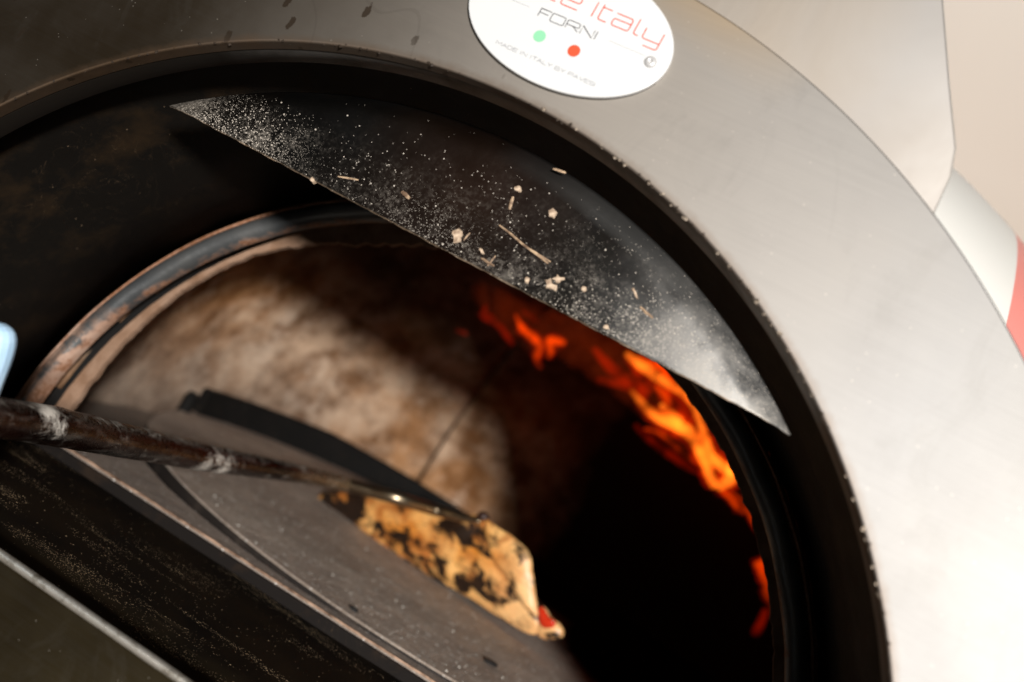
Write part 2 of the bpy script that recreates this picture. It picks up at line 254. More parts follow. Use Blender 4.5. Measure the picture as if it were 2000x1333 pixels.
def m_pizza():
    n=NT('charred pizza base'); a=n.noise(15,4,.55,dist=.3); b=n.noise(70,5,.65,dist=.5); c=n.noise(150,3,.6,n.map(loc=(4,4,4)))
    x,y,z=n.xyz()
    col=n.mix(n.rng(a,.36,.62),(.70,.25,.035),(.88,.50,.17)); rt=n.rng(x,.0,.075); col=n.mix(n.math('MULTIPLY',rt,.5),col,(.84,.53,.27))
    toast=n.rng(n.noise(24,5,.62,n.map((1,1,1.3),loc=(7,2,1)),dist=.5),.46,.60); col=n.mix(n.math('MULTIPLY',toast,n.rng(x,.08,.0,.3,.8)),col,(.42,.12,.02))
    ch=n.noise(30,5,.60,n.map((.75,1,1.3),(0,R(25),0),(1,2,3)),dist=.4)
    th=n.rng(x,-.02,.10,.515,.60)
    th=n.math('SUBTRACT',th,n.rng(n.dist((-.235,.745,.045)),.075,.01,0,.16))
    char=n.rng(ch,n.math('SUBTRACT',th,.035),n.math('ADD',th,.05)); col=n.mix(char,col,(.018,.009,.005))
    lp=n.math('MULTIPLY',n.rng(b,.58,.66),n.rng(x,.10,.0,.2,.6)); col=n.mix(lp,col,(.06,.022,.008))
    n.bump(n.math('ADD',a,n.math('MULTIPLY',b,.4)),.6,.004)
    m=n.fin(col,n.rng(a,.3,.7,.3,.5),0,spec=.5); n.b.inputs['Subsurface Weight'].default_value=.08; n.b.inputs['Subsurface Radius'].default_value=(.01,.005,.002); n.b.inputs['Subsurface Scale'].default_value=.3
    return m

def m_rod():
    n=NT('burnt steel handle'); x,y,z=n.xyz(); b=n.noise(75,9,.78,n.map((1,.45,1)),dist=.5); a=n.noise(14,3,.6,n.map((1,.35,1))); st=n.noise(120,3,.6,n.map((1,.03,1)))
    col=n.mix(n.rng(a,.42,.62),(.005,.0045,.004),(.026,.007,.004)); col=n.mix(n.rng(st,.52,.66,0,.7),col,(.16,.14,.12))
    tipy=n.rng(y,.50,.64); col=n.mix(tipy,col,(.24,.17,.10))
    fl=None
    for p,r in (((-.166,.012,.092),.030),((-.158,.03,.078),.016),((-.203,.325,.050),.030),((-.206,.365,.047),.028),((-.200,.345,.066),.022),((-.197,.22,.046),.016),((-.200,.47,.050),.014)):
        k=n.rng(n.dist(p),r,r*.25); fl=k if fl is None else n.math('MAXIMUM',fl,k)
    flour=n.math('MAXIMUM',n.rng(n.math('ADD',n.math('MULTIPLY',fl,.24),n.math('ADD',n.math('MULTIPLY',b,.6),n.math('MULTIPLY',n.noise(230,5,.7),.4))),.60,.80),n.rng(b,.56,.72,0,.6))
    col=n.mix(flour,col,(.78,.71,.62))
    ge=n.n.new('ShaderNodeNewGeometry'); nz=n.xyz(ge.outputs['Normal'])[2]
    topd=n.math('MULTIPLY',n.rng(nz,.62,.95),n.rng(n.math('ADD',n.math('MULTIPLY',b,.6),n.math('MULTIPLY',n.noise(300,4,.7),.4)),.47,.60)); flour=n.math('MAXIMUM',flour,n.math('MULTIPLY',topd,n.rng(y,.6,.5,0,.8)))
    col=n.mix(n.math('MULTIPLY',topd,.5),col,(.6,.54,.46))
    n.bump(n.math('ADD',b,n.math('MULTIPLY',st,.3)),.45,.0014)
    return n.fin(col,n.math('ADD',n.rng(b,.3,.7,.16,.40),n.math('MULTIPLY',flour,.5)),n.math('MULTIPLY',n.math('SUBTRACT',1,flour),.7))

def m_flame(name,col,strength):
    m=bpy.data.materials.new(name); m.use_nodes=True; t=m.node_tree; t.nodes.clear(); o=t.nodes.new('ShaderNodeOutputMaterial')
    e=t.nodes.new('ShaderNodeEmission'); e.inputs[0].default_value=(*col,1)
    tc=t.nodes.new('ShaderNodeTexCoord'); no=t.nodes.new('ShaderNodeTexNoise'); no.inputs['Scale'].default_value=26; no.inputs['Detail'].default_value=3; no.inputs['Distortion'].default_value=.6
    t.links.new(tc.outputs['Object'],no.inputs['Vector'])
    r=t.nodes.new('ShaderNodeMapRange'); r.inputs[1].default_value=.34; r.inputs[2].default_value=.62; r.inputs[3].default_value=strength*.12; r.inputs[4].default_value=strength*1.5
    t.links.new(no.outputs['Fac'],r.inputs[0]); t.links.new(r.outputs[0],e.inputs[1]); t.links.new(e.outputs[0],o.inputs['Volume'])
    return m

# ---------------------------------------------------------------- object helpers
def link(o,parent=None):
    S.collection.objects.link(o)
    if parent is not None:
        o.parent=parent; o.matrix_parent_inverse=parent.matrix_world.inverted()
    return o
def ob(name,verts,faces,mat,parent=None,smooth=False,label=None,cat=None,group=None,kind=None,auto=None):
    me=bpy.data.meshes.new(name); me.from_pydata([tuple(v) for v in verts],[],faces); me.validate(); me.update()
    bm=bmesh.new(); bm.from_mesh(me); bmesh.ops.recalc_face_normals(bm,faces=bm.faces); bm.to_mesh(me); bm.free()
    if mat: me.materials.append(mat)
    if smooth:
        me.polygons.foreach_set('use_smooth',[True]*len(me.polygons))
        if auto: me.set_sharp_from_angle(angle=R(auto))
    o=bpy.data.objects.new(name,me); link(o,parent)
    tag(o,label,cat,group,kind); return o
def tag(o,label=None,cat=None,group=None,kind=None):
    for k,v in (('label',label),('category',cat),('group',group),('kind',kind)):
        if v: o[k]=v
    return o
def empty(name,loc,label,cat,group=None):
    o=bpy.data.objects.new(name,None); o.location=loc; o.empty_display_size=.05; S.collection.objects.link(o); bpy.context.view_layer.update(); return tag(o,label,cat,group)
def lathe(prof,t0,t1,n,cy0=0,fn=None,close=False):
    """profile of (radius, y) turned about the oven axis; t=0 is +x, t=90 is up"""
    V=[];F=[];m=len(prof)
    for i in range(n+1):
        t=R(t0+(t1-t0)*i/n)
        for j,(r,y) in enumerate(prof):
            if fn: r,y=fn(t,j,r,y)
            V.append((r*math.cos(t),y,r*math.sin(t)))
    jj=m if close else m-1
    for i in range(n):
        for j in range(jj):
            a=i*m+j; b=i*m+(j+1)%m; F.append((a,b,b+m,a+m))
    if close: F.append(tuple(range(m))); F.append(tuple(n*m+j for j in range(m))[::-1])
    return V,F
def tube(path,seg=16,flat=1.0,caps=True,bumpy=0,up=Vector((0,0,1))):
    """path of (x,y,z,r); smooth swept tube"""
    P=[Vector(p[:3]) for p in path]; rr=[p[3] for p in path]; V=[];F=[];n=len(P)
    for i in range(n):
        d=(P[min(i+1,n-1)]-P[max(i-1,0)]).normalized(); s=d.cross(up).normalized(); u=s.cross(d).normalized()
        for k in range(seg):
            a=2*PI*k/seg; q=rr[i]
            if bumpy: q*=1+bumpy*mnoise.noise(P[i]*38+Vector((math.cos(a),math.sin(a),i*.3)))
            V.append(P[i]+s*math.cos(a)*q+u*math.sin(a)*q*flat)
    for i in range(n-1):
        for k in range(seg):
            a=i*seg+k;b=i*seg+(k+1)%seg; F.append((a,b,b+seg,a+seg))
    if caps: F.append(tuple(range(seg))[::-1]); F.append(tuple((n-1)*seg+k for k in range(seg)))
    return V,F
def spline(path,n):
    """Catmull-Rom resample of tuples"""
    out=[];m=len(path)
    for i in range(m-1):
        p=[path[max(i-1,0)],path[i],path[i+1],path[min(i+2,m-1)]]
        for k in range(n):
            t=k/n; out.append(tuple(.5*(2*b+(c-a)*t+(2*a-5*b+4*c-d)*t*t+(3*b-a-3*c+d)*t**3) for a,b,c,d in zip(*p)))
    out.append(tuple(path[-1])); return out
def prism(poly,y0,y1):
    n=len(poly); V=[(x,y0,z) for x,z in poly]+[(x,y1,z) for x,z in poly]
    F=[tuple(range(n)),tuple(range(n,2*n))[::-1]]+[(i,(i+1)%n,n+(i+1)%n,n+i) for i in range(n)]
    return V,F
def box(x0,x1,y0,y1,z0,z1): return prism([(x0,z0),(x1,z0),(x1,z1),(x0,z1)],y0,y1)
def join(*vf):
    V=[];F=[]
    for v,f in vf:
        k=len(V); V+=list(v); F+=[tuple(i+k for i in q) for q in f]
    return V,F
def bevel(o,w=.001,seg=2,ang=35):
    m=o.modifiers.new('bevel','BEVEL'); m.width=w; m.segments=seg; m.limit_method='ANGLE'; m.angle_limit=R(ang); return o

# ---------------------------------------------------------------- surroundings
def m_tent():
    n=NT('cream tent fabric'); x,y,z=n.xyz(); a=n.noise(.5,2,.4)
    col=n.mix(n.rng(a,.3,.7),(.64,.56,.51),(.70,.64,.60)); col=n.mix(n.rng(z,1.9,1.1),n.mix(n.rng(z,2.0,2.7),col,(.72,.68,.65)),(.57,.49,.42))
    m=n.fin(col,.9,0,spec=.1); tr=n.n.new('ShaderNodeBsdfTranslucent'); mx=n.n.new('ShaderNodeMixShader'); mx.inputs[0].default_value=.75
    n.put(tr.inputs[0],col); n.l.new(n.b.outputs[0],mx.inputs[1]); n.l.new(tr.outputs[0],mx.inputs[2]); n.l.new(mx.outputs[0],n.out.inputs[0]); return m
V=[];F=[];nx_=160
for i in range(nx_+1):
    x=-9+20*i/nx_
    for z in (-1.15,.2,1.5,2.9): V.append((x,5.2+.05*math.sin(x*2.3)+.03*math.sin(x*5.1+z),z))
for i in range(nx_):
    for j in range(3): a=i*4+j; F.append((a,a+1,a+5,a+4))
V=[(x,y-2.2,z) for x,y,z in V]
tent=empty('tent',(0,3,-1.15),'cream fabric tent glowing softly far behind the oven','tent')
ob('back_wall',V,F,m_tent(),tent,smooth=True)
blocker=m_simple('dark unseen light blocker',(.045,.038,.028),.9)
ob('roof_blocker',*box(-2.3,5,-4,3.1,2.92,2.94),blocker,tent); ob('front_blocker',*box(-2.3,1.6,-4.0,-3.98,-1.15,2.91),blocker,tent); ob('side_blocker',*box(4.6,4.62,-3.6,1.8,-1.15,2.91),blocker,tent); ob('side_blocker',*box(-2.32,-2.30,-3.6,3.1,-1.15,2.91),blocker,tent)  # unseen enclosure added to block light and darken reflections in the steel
def m_ground():
    n=NT('grey paving'); a=n.noise(.8,4); b=n.noise(30,4); n.bump(b,.4,.01); return n.fin(n.mix(n.rng(a,.3,.7),(.16,.14,.12),(.24,.21,.18)),.9,0)
ob('ground',[(-400,-400,-1.15),(400,-400,-1.15),(400,400,-1.15),(-400,400,-1.15)],[(0,1,2,3)],m_ground(),kind='structure')

# ---------------------------------------------------------------- the oven
steel=m_fascia(); soot_shade=m_soot(); plate_m=m_plate(); dome_m=m_dome(); clay=m_clay(); ring_m=m_ring(); hood_m=m_hood()
black=m_simple('black soot',(.006,.005,.004),.9)
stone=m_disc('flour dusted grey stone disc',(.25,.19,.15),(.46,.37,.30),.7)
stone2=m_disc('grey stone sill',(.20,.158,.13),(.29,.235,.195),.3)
oven=empty('pizza_oven',(0,.87,-1.15),'stainless steel pizza oven with arched mouth and fire burning inside','pizza oven')

# front panel: half ring over solid lower panel, each with thickness
T=.012; n=160; V=[];F=[]
outer=[(.51*math.cos(PI*i/n),.51*math.sin(PI*i/n)) for i in range(n+1)]; inner=[(.40*math.cos(PI*i/n),.40*math.sin(PI*i/n)) for i in range(n+1)]
poly=outer+[(-.51,-.42),(.51,-.42)]
# one mesh: strips between inner and outer arcs, and quads below
for y in (0,T):
    V+=[(x,y,z) for x,z in outer]+[(x,y,z) for x,z in inner]+[(-.51,y,-.003),(-.40,y,-.003),(.40,y,-.003),(.51,y,-.003),(-.51,y,-.42),(-.40,y,-.42),(.40,y,-.42),(.51,y,-.42)]
K=2*(n+1)+8; o0=0;i0=n+1;b0=2*(n+1)
for s in (0,1):
    k=K*s
    F+=[(k+i,k+i+1,k+i0+i+1,k+i0+i) for i in range(n)]
    F+=[(k+n,k+i0+n,k+b0+1,k+b0),(k+i0,k+o0,k+b0+3,k+b0+2),(k+b0,k+b0+1,k+b0+5,k+b0+4),(k+b0+1,k+b0+2,k+b0+6,k+b0+5),(k+b0+2,k+b0+3,k+b0+7,k+b0+6)]
loop=[i for i in range(n+1)]+[b0,b0+4,b0+5,b0+6,b0+7,b0+3]
F+=[(loop[i],loop[(i+1)%len(loop)],K+loop[(i+1)%len(loop)],K+loop[i]) for i in range(len(loop))]
loop=[i0+i for i in range(n+1)]+[b0+1,b0+2]
F+=[(loop[i],loop[(i+1)%len(loop)],K+loop[(i+1)%len(loop)],K+loop[i]) for i in range(len(loop))]
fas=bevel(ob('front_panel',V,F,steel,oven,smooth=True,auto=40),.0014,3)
lipm=NT('grey steel lip'); x,y,z=lipm.xyz(); q=lipm.noise(30,5,.65); lipm=lipm.fin(lipm.mix(lipm.rng(x,-.10,-.20),lipm.mix(lipm.rng(q,.45,.65,0,.6),(.27,.255,.235),(.06,.045,.03)),(.010,.008,.006)),.5,lipm.rng(x,-.20,-.10,0,.9),spec=.2)  # left end darkened: unlit part of the lip painted in
V,F=lathe([(.4005,.0125),(.4005,.030),(.402,.032),(.404,.030),(.404,.0125)],0,180,160,close=True); ob('return_lip',V,F,lipm,oven,smooth=True,auto=40)
crustm=NT('baked crust'); q=crustm.noise(120,3,.7); x,y,z=crustm.xyz(); crustm=crustm.fin(crustm.mix(crustm.math('MULTIPLY',crustm.rng(q,.5,.6),crustm.rng(x,-.05,.08)),(.03,.02,.013),(.42,.34,.26)),.5,.2)
# crud baked on to the opening edge
V=[];F=[]
for i in range(260):
    t=R(random.uniform(2,178)); 
    if random.random()<.35: t=R(random.gauss(62,12))
    s=random.uniform(.0004,.0013)*(1.5 if random.random()<.08 else 1); r=.4004+random.uniform(-.0008,.0012); c=Vector((r*math.cos(t),random.uniform(-.0006,.002),r*math.sin(t)))
    k=len(V); V+=[c+Vector((random.uniform(.6,1)*a,random.uniform(.6,1)*b,random.uniform(.6,1)*d))*s for a,b,d in ((1.6,0,0),(-1.6,0,0),(0,1,0),(0,-1,0),(0,0,1.3),(0,0,-1.3))]
    F+=[(k+a,k+b,k+d) for a,b,d in ((0,2,4),(2,1,4),(1,3,4),(3,0,4),(2,0,5),(1,2,5),(3,1,5),(0,3,5))]
ob('edge_crust',V,F,crustm,oven,kind='stuff')

# funnel shaped collar behind the opening
V,F=lathe([(.430,.0125),(.428,.08),(.412,.18),(.397,.284)],-3,183,120); o=ob('collar',V,F,soot_shade,oven,smooth=True)
m=o.modifiers.new('t','SOLIDIFY'); m.thickness=.003; m.offset=1
# rolled steel rim of the mouth
prof=[(.3965,.290),(.3925,.2795),(.3905,.2800),(.3890,.2775),(.3860,.2735),(.3815,.2715),(.3765,.2730),(.3720,.2770),(.3705,.2820),(.3705,.2870),(.3740,.2870),(.3770,.2870),(.3815,.2830),(.3880,.2850),(.3925,.2900)]
def rn(t,j,r,y): 
    q=mnoise.noise(Vector((math.cos(t)*9,math.sin(t)*9,j*.4)))*.0012; return r+q,y+q
V,F=lathe(prof,0,180,200,fn=rn,close=True); ob('mouth_rim',V,F,ring_m,oven,smooth=True,auto=60)
V,F=lathe([(.3925,.292),(.3935,.300),(.3935,.345)],-2,182,90); ob('mouth_sleeve',V,F,black,oven,smooth=True)
# uneven clay edge of the dome mouth
def cn(t,j,r,y):
    d=math.degrees(t); base=.3655+.0145*max(0,min(1,(d-120)/18))-.010*max(0,min(1,(d-150)/22))
    if j in (1,2): r=base+.0022*mnoise.noise(Vector((t*26,1,2)))+.0015*mnoise.noise(Vector((t*70,3,2)))-(.002 if 108<d<124 else 0)*abs(math.sin(t*60))
    return r,y+.001*mnoise.noise(Vector((t*30,j,5)))
V,F=lathe([(.386,.330),(.371,.330),(.371,.337),(.386,.337)],0,180,320,fn=cn,close=True); ob('clay_edge',V,F,clay,oven,smooth=True,auto=50)

# dome: six panels of a hemisphere round (0,.87) with open joints, mouth cut out
DC=Vector((0,.78,0)); DR=.60
def dome_part(a0,a1,r,name,mat,ny=1,na=40,ne=44,rough=True):
    V=[];F=[];idx={}
    for i in range(na+1):
        for j in range(ne+1):
            az=a0+(a1-a0)*i/na; el=R(-2+92*j/ne)
            if rough and i in (0,na): az+=.22*mnoise.noise(Vector((j*.35,a0,1)))
            az=R(az); q=r+(.003*mnoise.noise(Vector((az*6,el*6,a0))) if rough else 0)
            V.append(DC+Vector((math.sin(az)*math.cos(el),math.cos(az)*math.cos(el),math.sin(el)))*q)
    def keep(f):
        for k in f:
            v=V[k]
            if v.y<.78 and math.hypot(v.x,v.z)<.388: return False
        return True
    for i in range(na):
        for j in range(ne):
            a=i*(ne+1)+j; f=(a,a+1,a+ne+2,a+ne+1)
            if keep(f): F.append(f)
    used=sorted({k for f in F for k in f}); mp={k:i for i,k in enumerate(used)}
    o=ob(name,[V[k] for k in used],[tuple(mp[k] for k in f) for f in F],mat,oven,smooth=True)
    m=o.modifiers.new('thickness','SOLIDIFY'); m.thickness=.02; m.offset=1 ; return o
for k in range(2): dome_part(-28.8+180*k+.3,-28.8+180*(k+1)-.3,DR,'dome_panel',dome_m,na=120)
# outer insulated shell, white with a red painted field
def m_shell():
    n=NT('white and red enamel'); x,y,z=n.xyz(); v=n.noise(3,2)
    red=n.math('GREATER_THAN',n.math('ADD',x,n.math('MULTIPLY',v,.006)),.371)
    col=n.mix(red,(.80,.78,.73),(.80,.27,.23)); return n.fin(col,.35,0,spec=.5)
V=[];F=[];na,ne=128,48
for i in range(na+1):
    for j in range(ne+1):
        az=2*PI*i/na; el=R(-25+115*j/ne); V.append(Vector((0,.87,0))+Vector((math.sin(az)*math.cos(el),math.cos(az)*math.cos(el),math.sin(el)))*.84)
for i in range(na):
    for j in range(ne):
        a=i*(ne+1)+j; f=(a,a+1,a+ne+2,a+ne+1)
        if not any(V[k].y<.6 and math.hypot(V[k].x,V[k].z)<.45 for k in f): F.append(f)
ob('outer_shell',V,F,m_shell(),oven,smooth=True)
V,F=lathe([(.45,.0125),(.45,.20)],-10,190,60); ob('shell_throat',V,F,black,oven,smooth=True)

# sill, turning stone disc, hearth ring, landing
SL=.045
def tilt(v): return (v[0],v[1],v[2]+SL*(v[1]-.37))
pl_=[(-.372,.341),(.372,.341)]
for i in range(41):
    x=.372-.744*i/40; gap=.0015+.026*max(0,min(1,(.02-x)/.30)); rr_=.578+gap; yy=.945-math.sqrt(max(0,rr_**2-(x-.025)**2)); pl_.append((x,max(yy,.3425)))
n=len(pl_); V=[tilt((x,y,-.0035)) for x,y in pl_]+[tilt((x,y,-.020)) for x,y in pl_]
F=[tuple(range(n)),tuple(range(n,2*n))[::-1]]+[(i,(i+1)%n,n+(i+1)%n,n+i) for i in range(n)]
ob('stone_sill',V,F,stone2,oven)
rust_edge=NT('rusty sill edge'); b=rust_edge.noise(60,6,.75); ec=rust_edge.mix(rust_edge.rng(b,.38,.62),(.09,.045,.022),(.48,.31,.21)); rust_edge.bump(b,.6,.001); rust_edge=rust_edge.fin(ec,.7,.1)
pth=[(-.372+.744*i/90,.3395,-.0035+mnoise.noise(Vector((i*.4,0,0)))*.0006,.0012+.0006*mnoise.noise(Vector((i*.7,2,0)))) for i in range(91)]
V,F=tube(pth,8); ob('sill_edge_strip',V,F,rust_edge,oven,smooth=True)
dc=(.025,.945); dr=.578; V=[];F=[];n=200
prof=[(0,0),(.2,0),(.4,0),(dr-.002,0),(dr,-.0015)]
for i in range(n):
    a=2*PI*i/n
    for r,z in prof: V.append(tilt((dc[0]+r*math.cos(a),dc[1]+r*math.sin(a),z)))
m_=len(prof)
for i in range(n):
    for j in range(m_-1):
        a=i*m_+j; b=((i+1)%n)*m_+j
        F.append((a,a+1,b+1,b))
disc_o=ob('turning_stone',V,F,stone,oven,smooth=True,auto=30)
V=[]
for i in range(n):
    a=2*PI*i/n
    for r,z in ((dr-.0004,-.0015),(dr-.0006,-.028)): V.append(tilt((dc[0]+r*math.cos(a),dc[1]+r*math.sin(a),z)))
ob('stone_side',V,[(2*i,2*i+1,2*((i+1)%n)+1,2*((i+1)%n)) for i in range(n)],m_soot('dark shaded stone side',(.02,.016,.014),(.06,.045,.035),.6),oven,smooth=True)  # side of the disc painted dark for the shade in the gap
hearthm=NT('hearth ring'); x,y,z=hearthm.xyz(); q=hearthm.noise(20,5,.6); hearthm=hearthm.fin(hearthm.mix(hearthm.rng(y,.50,.56),(.012,.010,.008),hearthm.mix(hearthm.rng(x,-.30,-.05),hearthm.mix(q,(.10,.08,.065),(.24,.19,.15)),(.012,.009,.007))),.8)  # shade in the front gap and on the right painted into the colour
V=[];F=[]   # fixed hearth ring below
for i in range(96):
    a=2*PI*i/96
    for r,z in ((0.3,-.030),(.61,-.030)):
        y=.78+r*math.cos(a); V.append(tilt((r*math.sin(a),max(y,.345),z)))
for i in range(96): a=2*i;b=2*((i+1)%96); F.append((a,b,b+1,a+1))
ob('hearth_ring',V,F,hearthm,oven)
V=[];F=[];nx,nyy=60,40
for i in range(nx+1):
    for j in range(nyy+1):
        x=-.425+.85*i/nx; y=-.001+.341*j/nyy; V.append((x,y,-.003-.017*min(1,y/.05)*1.0+.0009*mnoise.noise(Vector((x*14,y*14,0)))))
for i in range(nx):
    for j in range(nyy):
        a=i*(nyy+1)+j; F.append((a,a+1,a+nyy+2,a+nyy+1))
o=ob('landing_plate',V,F,m_landing(),oven,smooth=True); m=o.modifiers.new('t','SOLIDIFY'); m.thickness=.003; m.offset=-1
V,F=box(-.40,.40,.3335,.3385,-.0195,-.006); ob('sill_riser',V,F,m_soot('brown sooty riser',(.008,.006,.005),(.035,.020,.011),.7),oven)
tr=NT('worn bright steel trim'); b=tr.noise(90,5,.7); tc=tr.mix(tr.rng(b,.5,.72),(.72,.67,.59),(.16,.12,.07)); tr.bump(b,.3,.001); tr=tr.fin(tc,.42,.9)
V,F=tube([(-.399+.798*i/80,-.0005,-.0008,  .0029+.0003*mnoise.noise(Vector((i*.3,0,0)))) for i in range(81)],12); ob('front_trim',V,F,tr,oven,smooth=True)

# ember guard: curved iron bar standing round the far left of the disc
BT=[(-81,.064),(-79.4,.0649),(-65.5,.0742),(-49.3,.0851),(-31.1,.0789),(-17,.0696),(-5,.062),(14,.055)]
def btop(a):
    for (a0,z0),(a1,z1) in zip(BT,BT[1:]):
        if a<=a1: return z0+(z1-z0)*(a-a0)/(a1-a0)
    return BT[-1][1]
V=[];F=[];n=90
for i in range(n+1):
    a=-79.4+90*i/n; z=btop(a)+.0012*mnoise.noise(Vector((i*.7,0,3))); zb=.006
    for r,zz in ((.545,zb),(.545,z-.003),(.548,z),(.560,z),(.563,z-.004),(.563,zb)): V.append((r*math.sin(R(a)),.78+r*math.cos(R(a)),zz))
for i in range(n):
    for j in range(6): F.append((i*6+j,i*6+(j+1)%6,(i+1)*6+(j+1)%6,(i+1)*6+j))
F+= [tuple(range(6)),tuple(n*6+j for j in range(6))[::-1]]
gm=m_soot('charred iron guard',(.0055,.005,.0045),(.014,.011,.009),.65)
guard=empty('ember_guard',(-.40,1.27,.03),'curved charred iron bar standing on the left rim of the stone disc','ember guard')
ob('guard_bar',V,F,gm,guard,smooth=True,auto=40)
V,F=tube([(-.543,.846,.012,.011),(-.543,.846,.046,.011),(-.543,.846,.049,.008),(-.543,.846,.053,.008)],8,up=Vector((0,1,0))); ob('guard_pin',V,F,gm,guard)

# crescent deflector plate hanging in the top of the opening
V=[];F=[];nt_,ns=200,26
tl,trr=Vector((-.2375,.036,.3034)),Vector((.2475,.036,.2950)); a0=math.atan2(trr.z,trr.x); a1=math.atan2(tl.z,tl.x)
for i in range(nt_+1):
    f=i/nt_; t=a0+(a1-a0)*f; arc=Vector((.3855*math.cos(t),.036,.3855*math.sin(t)))
    # matching point on the chord, straight below
    x=arc.x; k=(x-tl.x)/(trr.x-tl.x); ch=Vector((x,.036,tl.z+(trr.z-tl.z)*k+.0006*mnoise.noise(Vector((x*90,0,0)))+.0004*mnoise.noise(Vector((x*330,0,0)))))
    for j in range(ns+1):
        s=j/ns; p=ch.lerp(arc,s); r=math.hypot(p.x,p.z); b=max(0,r-.366); p.y+=b*b*34+.0010*mnoise.noise(Vector((p.x*9,p.z*9,1))); V.append(p)
for i in range(nt_):
    for j in range(ns):
        a=i*(ns+1)+j; F.append((a,a+1,a+ns+2,a+ns+1))
o=ob('deflector_plate',V,F,plate_m,oven,smooth=True); m=o.modifiers.new('t','SOLIDIFY'); m.thickness=.0018; m.offset=1
# flue hood on top of the arch
def hoodpoly():
    up=[(.262,.440),(.2605,.470),(.256,.4865),(.236,.522),(.209,.572),(.172,.640),(.125,.72)]
    arc=[(.495*math.cos(R(d)),.495*math.sin(R(d))) for d in range(120,59,-3)]
    return up+[(-x,z) for x,z in up[::-1]]+arc
V,F=prism(hoodpoly(),.0155,.30); bevel(ob('flue_hood',V,F,hood_m,oven),.0015,2,20)
V,F=[],[]
for i in range(48):
    a=2*PI*i/48
    for z in (.70,1.6): V.append((.085*math.cos(a),.15+.085*math.sin(a),z))
for i in range(48): F.append((2*i,2*((i+1)%48),2*((i+1)%48)+1,2*i+1))
ob('flue_pipe',V,F,hood_m,oven,smooth=True)
# stand under the oven
V,F=box(-.62,.62,.06,1.5,-1.15,-.42); bevel(ob('oven_stand',V,F,m_soot('dark steel stand',(.03,.028,.026),(.06,.05,.04),.5),oven),.006)
# gas burner slot at the right rear floor
V,F=box(.46,.54,.70,1.15,-.01,.035); bevel(ob('burner',V,F,gm,oven),.004)

# ---------------------------------------------------------------- badge
white=m_simple('white enamel badge',(.50,.50,.495),.35); redp=m_simple('orange red print',(.62,.06,.02),.5); redl=m_simple('red lettering',(.62,.055,.025),.5)
grn=m_simple('pale green print',(.19,.46,.27),.5); blk=m_simple('dark edge',(.03,.025,.02),.5); gry=m_simple('grey lettering',(.07,.07,.075),.5); lgry=m_simple('faint grey lettering',(.24,.24,.25),.5); whp=m_simple('white print dot',(.58,.58,.58),.4)
BX,BZ=.0166,.4552
badge=bevel(ob('badge',*prism([(BX+.0692*math.cos(2*PI*i/96),BZ+.0432*math.sin(2*PI*i/96)) for i in range(96)],-.0035,-.0003),white,oven,smooth=True,auto=40),.0006,3)
badge['label']='white oval badge with red and grey lettering'
ob('badge_backing',*prism([(BX-.0005+.0695*math.cos(2*PI*i/96),BZ-.0004+.0434*math.sin(2*PI*i/96)) for i in range(96)],-.0014,-.0001),blk,badge)
def disc2(x,z,r,y0,y1,n=40): return prism([(x+r*math.cos(2*PI*i/n),z+r*math.sin(2*PI*i/n)) for i in range(n)],y0,y1)
ob('green_dot',*disc2(.0038,.4407,.0040,-.00365,-.0034),grn,badge); ob('white_dot',*disc2(.0161,.4407,.0040,-.0036,-.0034),whp,badge); ob('red_dot',*disc2(.0283,.4407,.0040,-.00365,-.0034),redp,badge)
def stroke(pts,w,y=-.00362):
    """ribbon along a polyline in the badge plane"""
    V=[];F=[]
    for i,p in enumerate(pts):
        a=Vector(pts[max(i-1,0)]);b=Vector(pts[min(i+1,len(pts)-1)]); d=(b-a).normalized(); q=Vector((-d.y,d.x))*w/2
        if 0<i<len(pts)-1:
            d0=(Vector(p)-a).normalized(); q*=1/max(.6,abs(d0.dot(d)))
        for s in (1,-1): V.append((p[0]+q.x*s,y,p[1]+q.y*s))
    for i in range(len(pts)-1): F.append((2*i,2*i+1,2*i+3,2*i+2))
    k=len(V); V+=[(x,y+.0003,z) for x,_,z in V]; m=len(pts)
    F+=[(k+2*i,k+2*i+2,k+2*i+3,k+2*i+1) for i in range(m-1)]; F+=[(2*i,2*i+2,k+2*i+2,k+2*i) for i in range(m-1)]+[(2*i+1,k+2*i+1,k+2*i+3,2*i+3) for i in range(m-1)]
    return V,F
def rnd(pts,r=.18):
    """round the corners of a polyline given in glyph units"""
    out=[pts[0]]
    for a,b,c in zip(pts,pts[1:],pts[2:]):
        A,B,C_=Vector(a),Vector(b),Vector(c); la=min(r,(A-B).length/2); lc=min(r,(C_-B).length/2); p=B+(A-B).normalized()*la; q=B+(C_-B).normalized()*lc
        for k in range(5):
            t=k/4; out.append(tuple(p*(1-t)**2+B*2*t*(1-t)+q*t*t))
    return out+[pts[-1]]
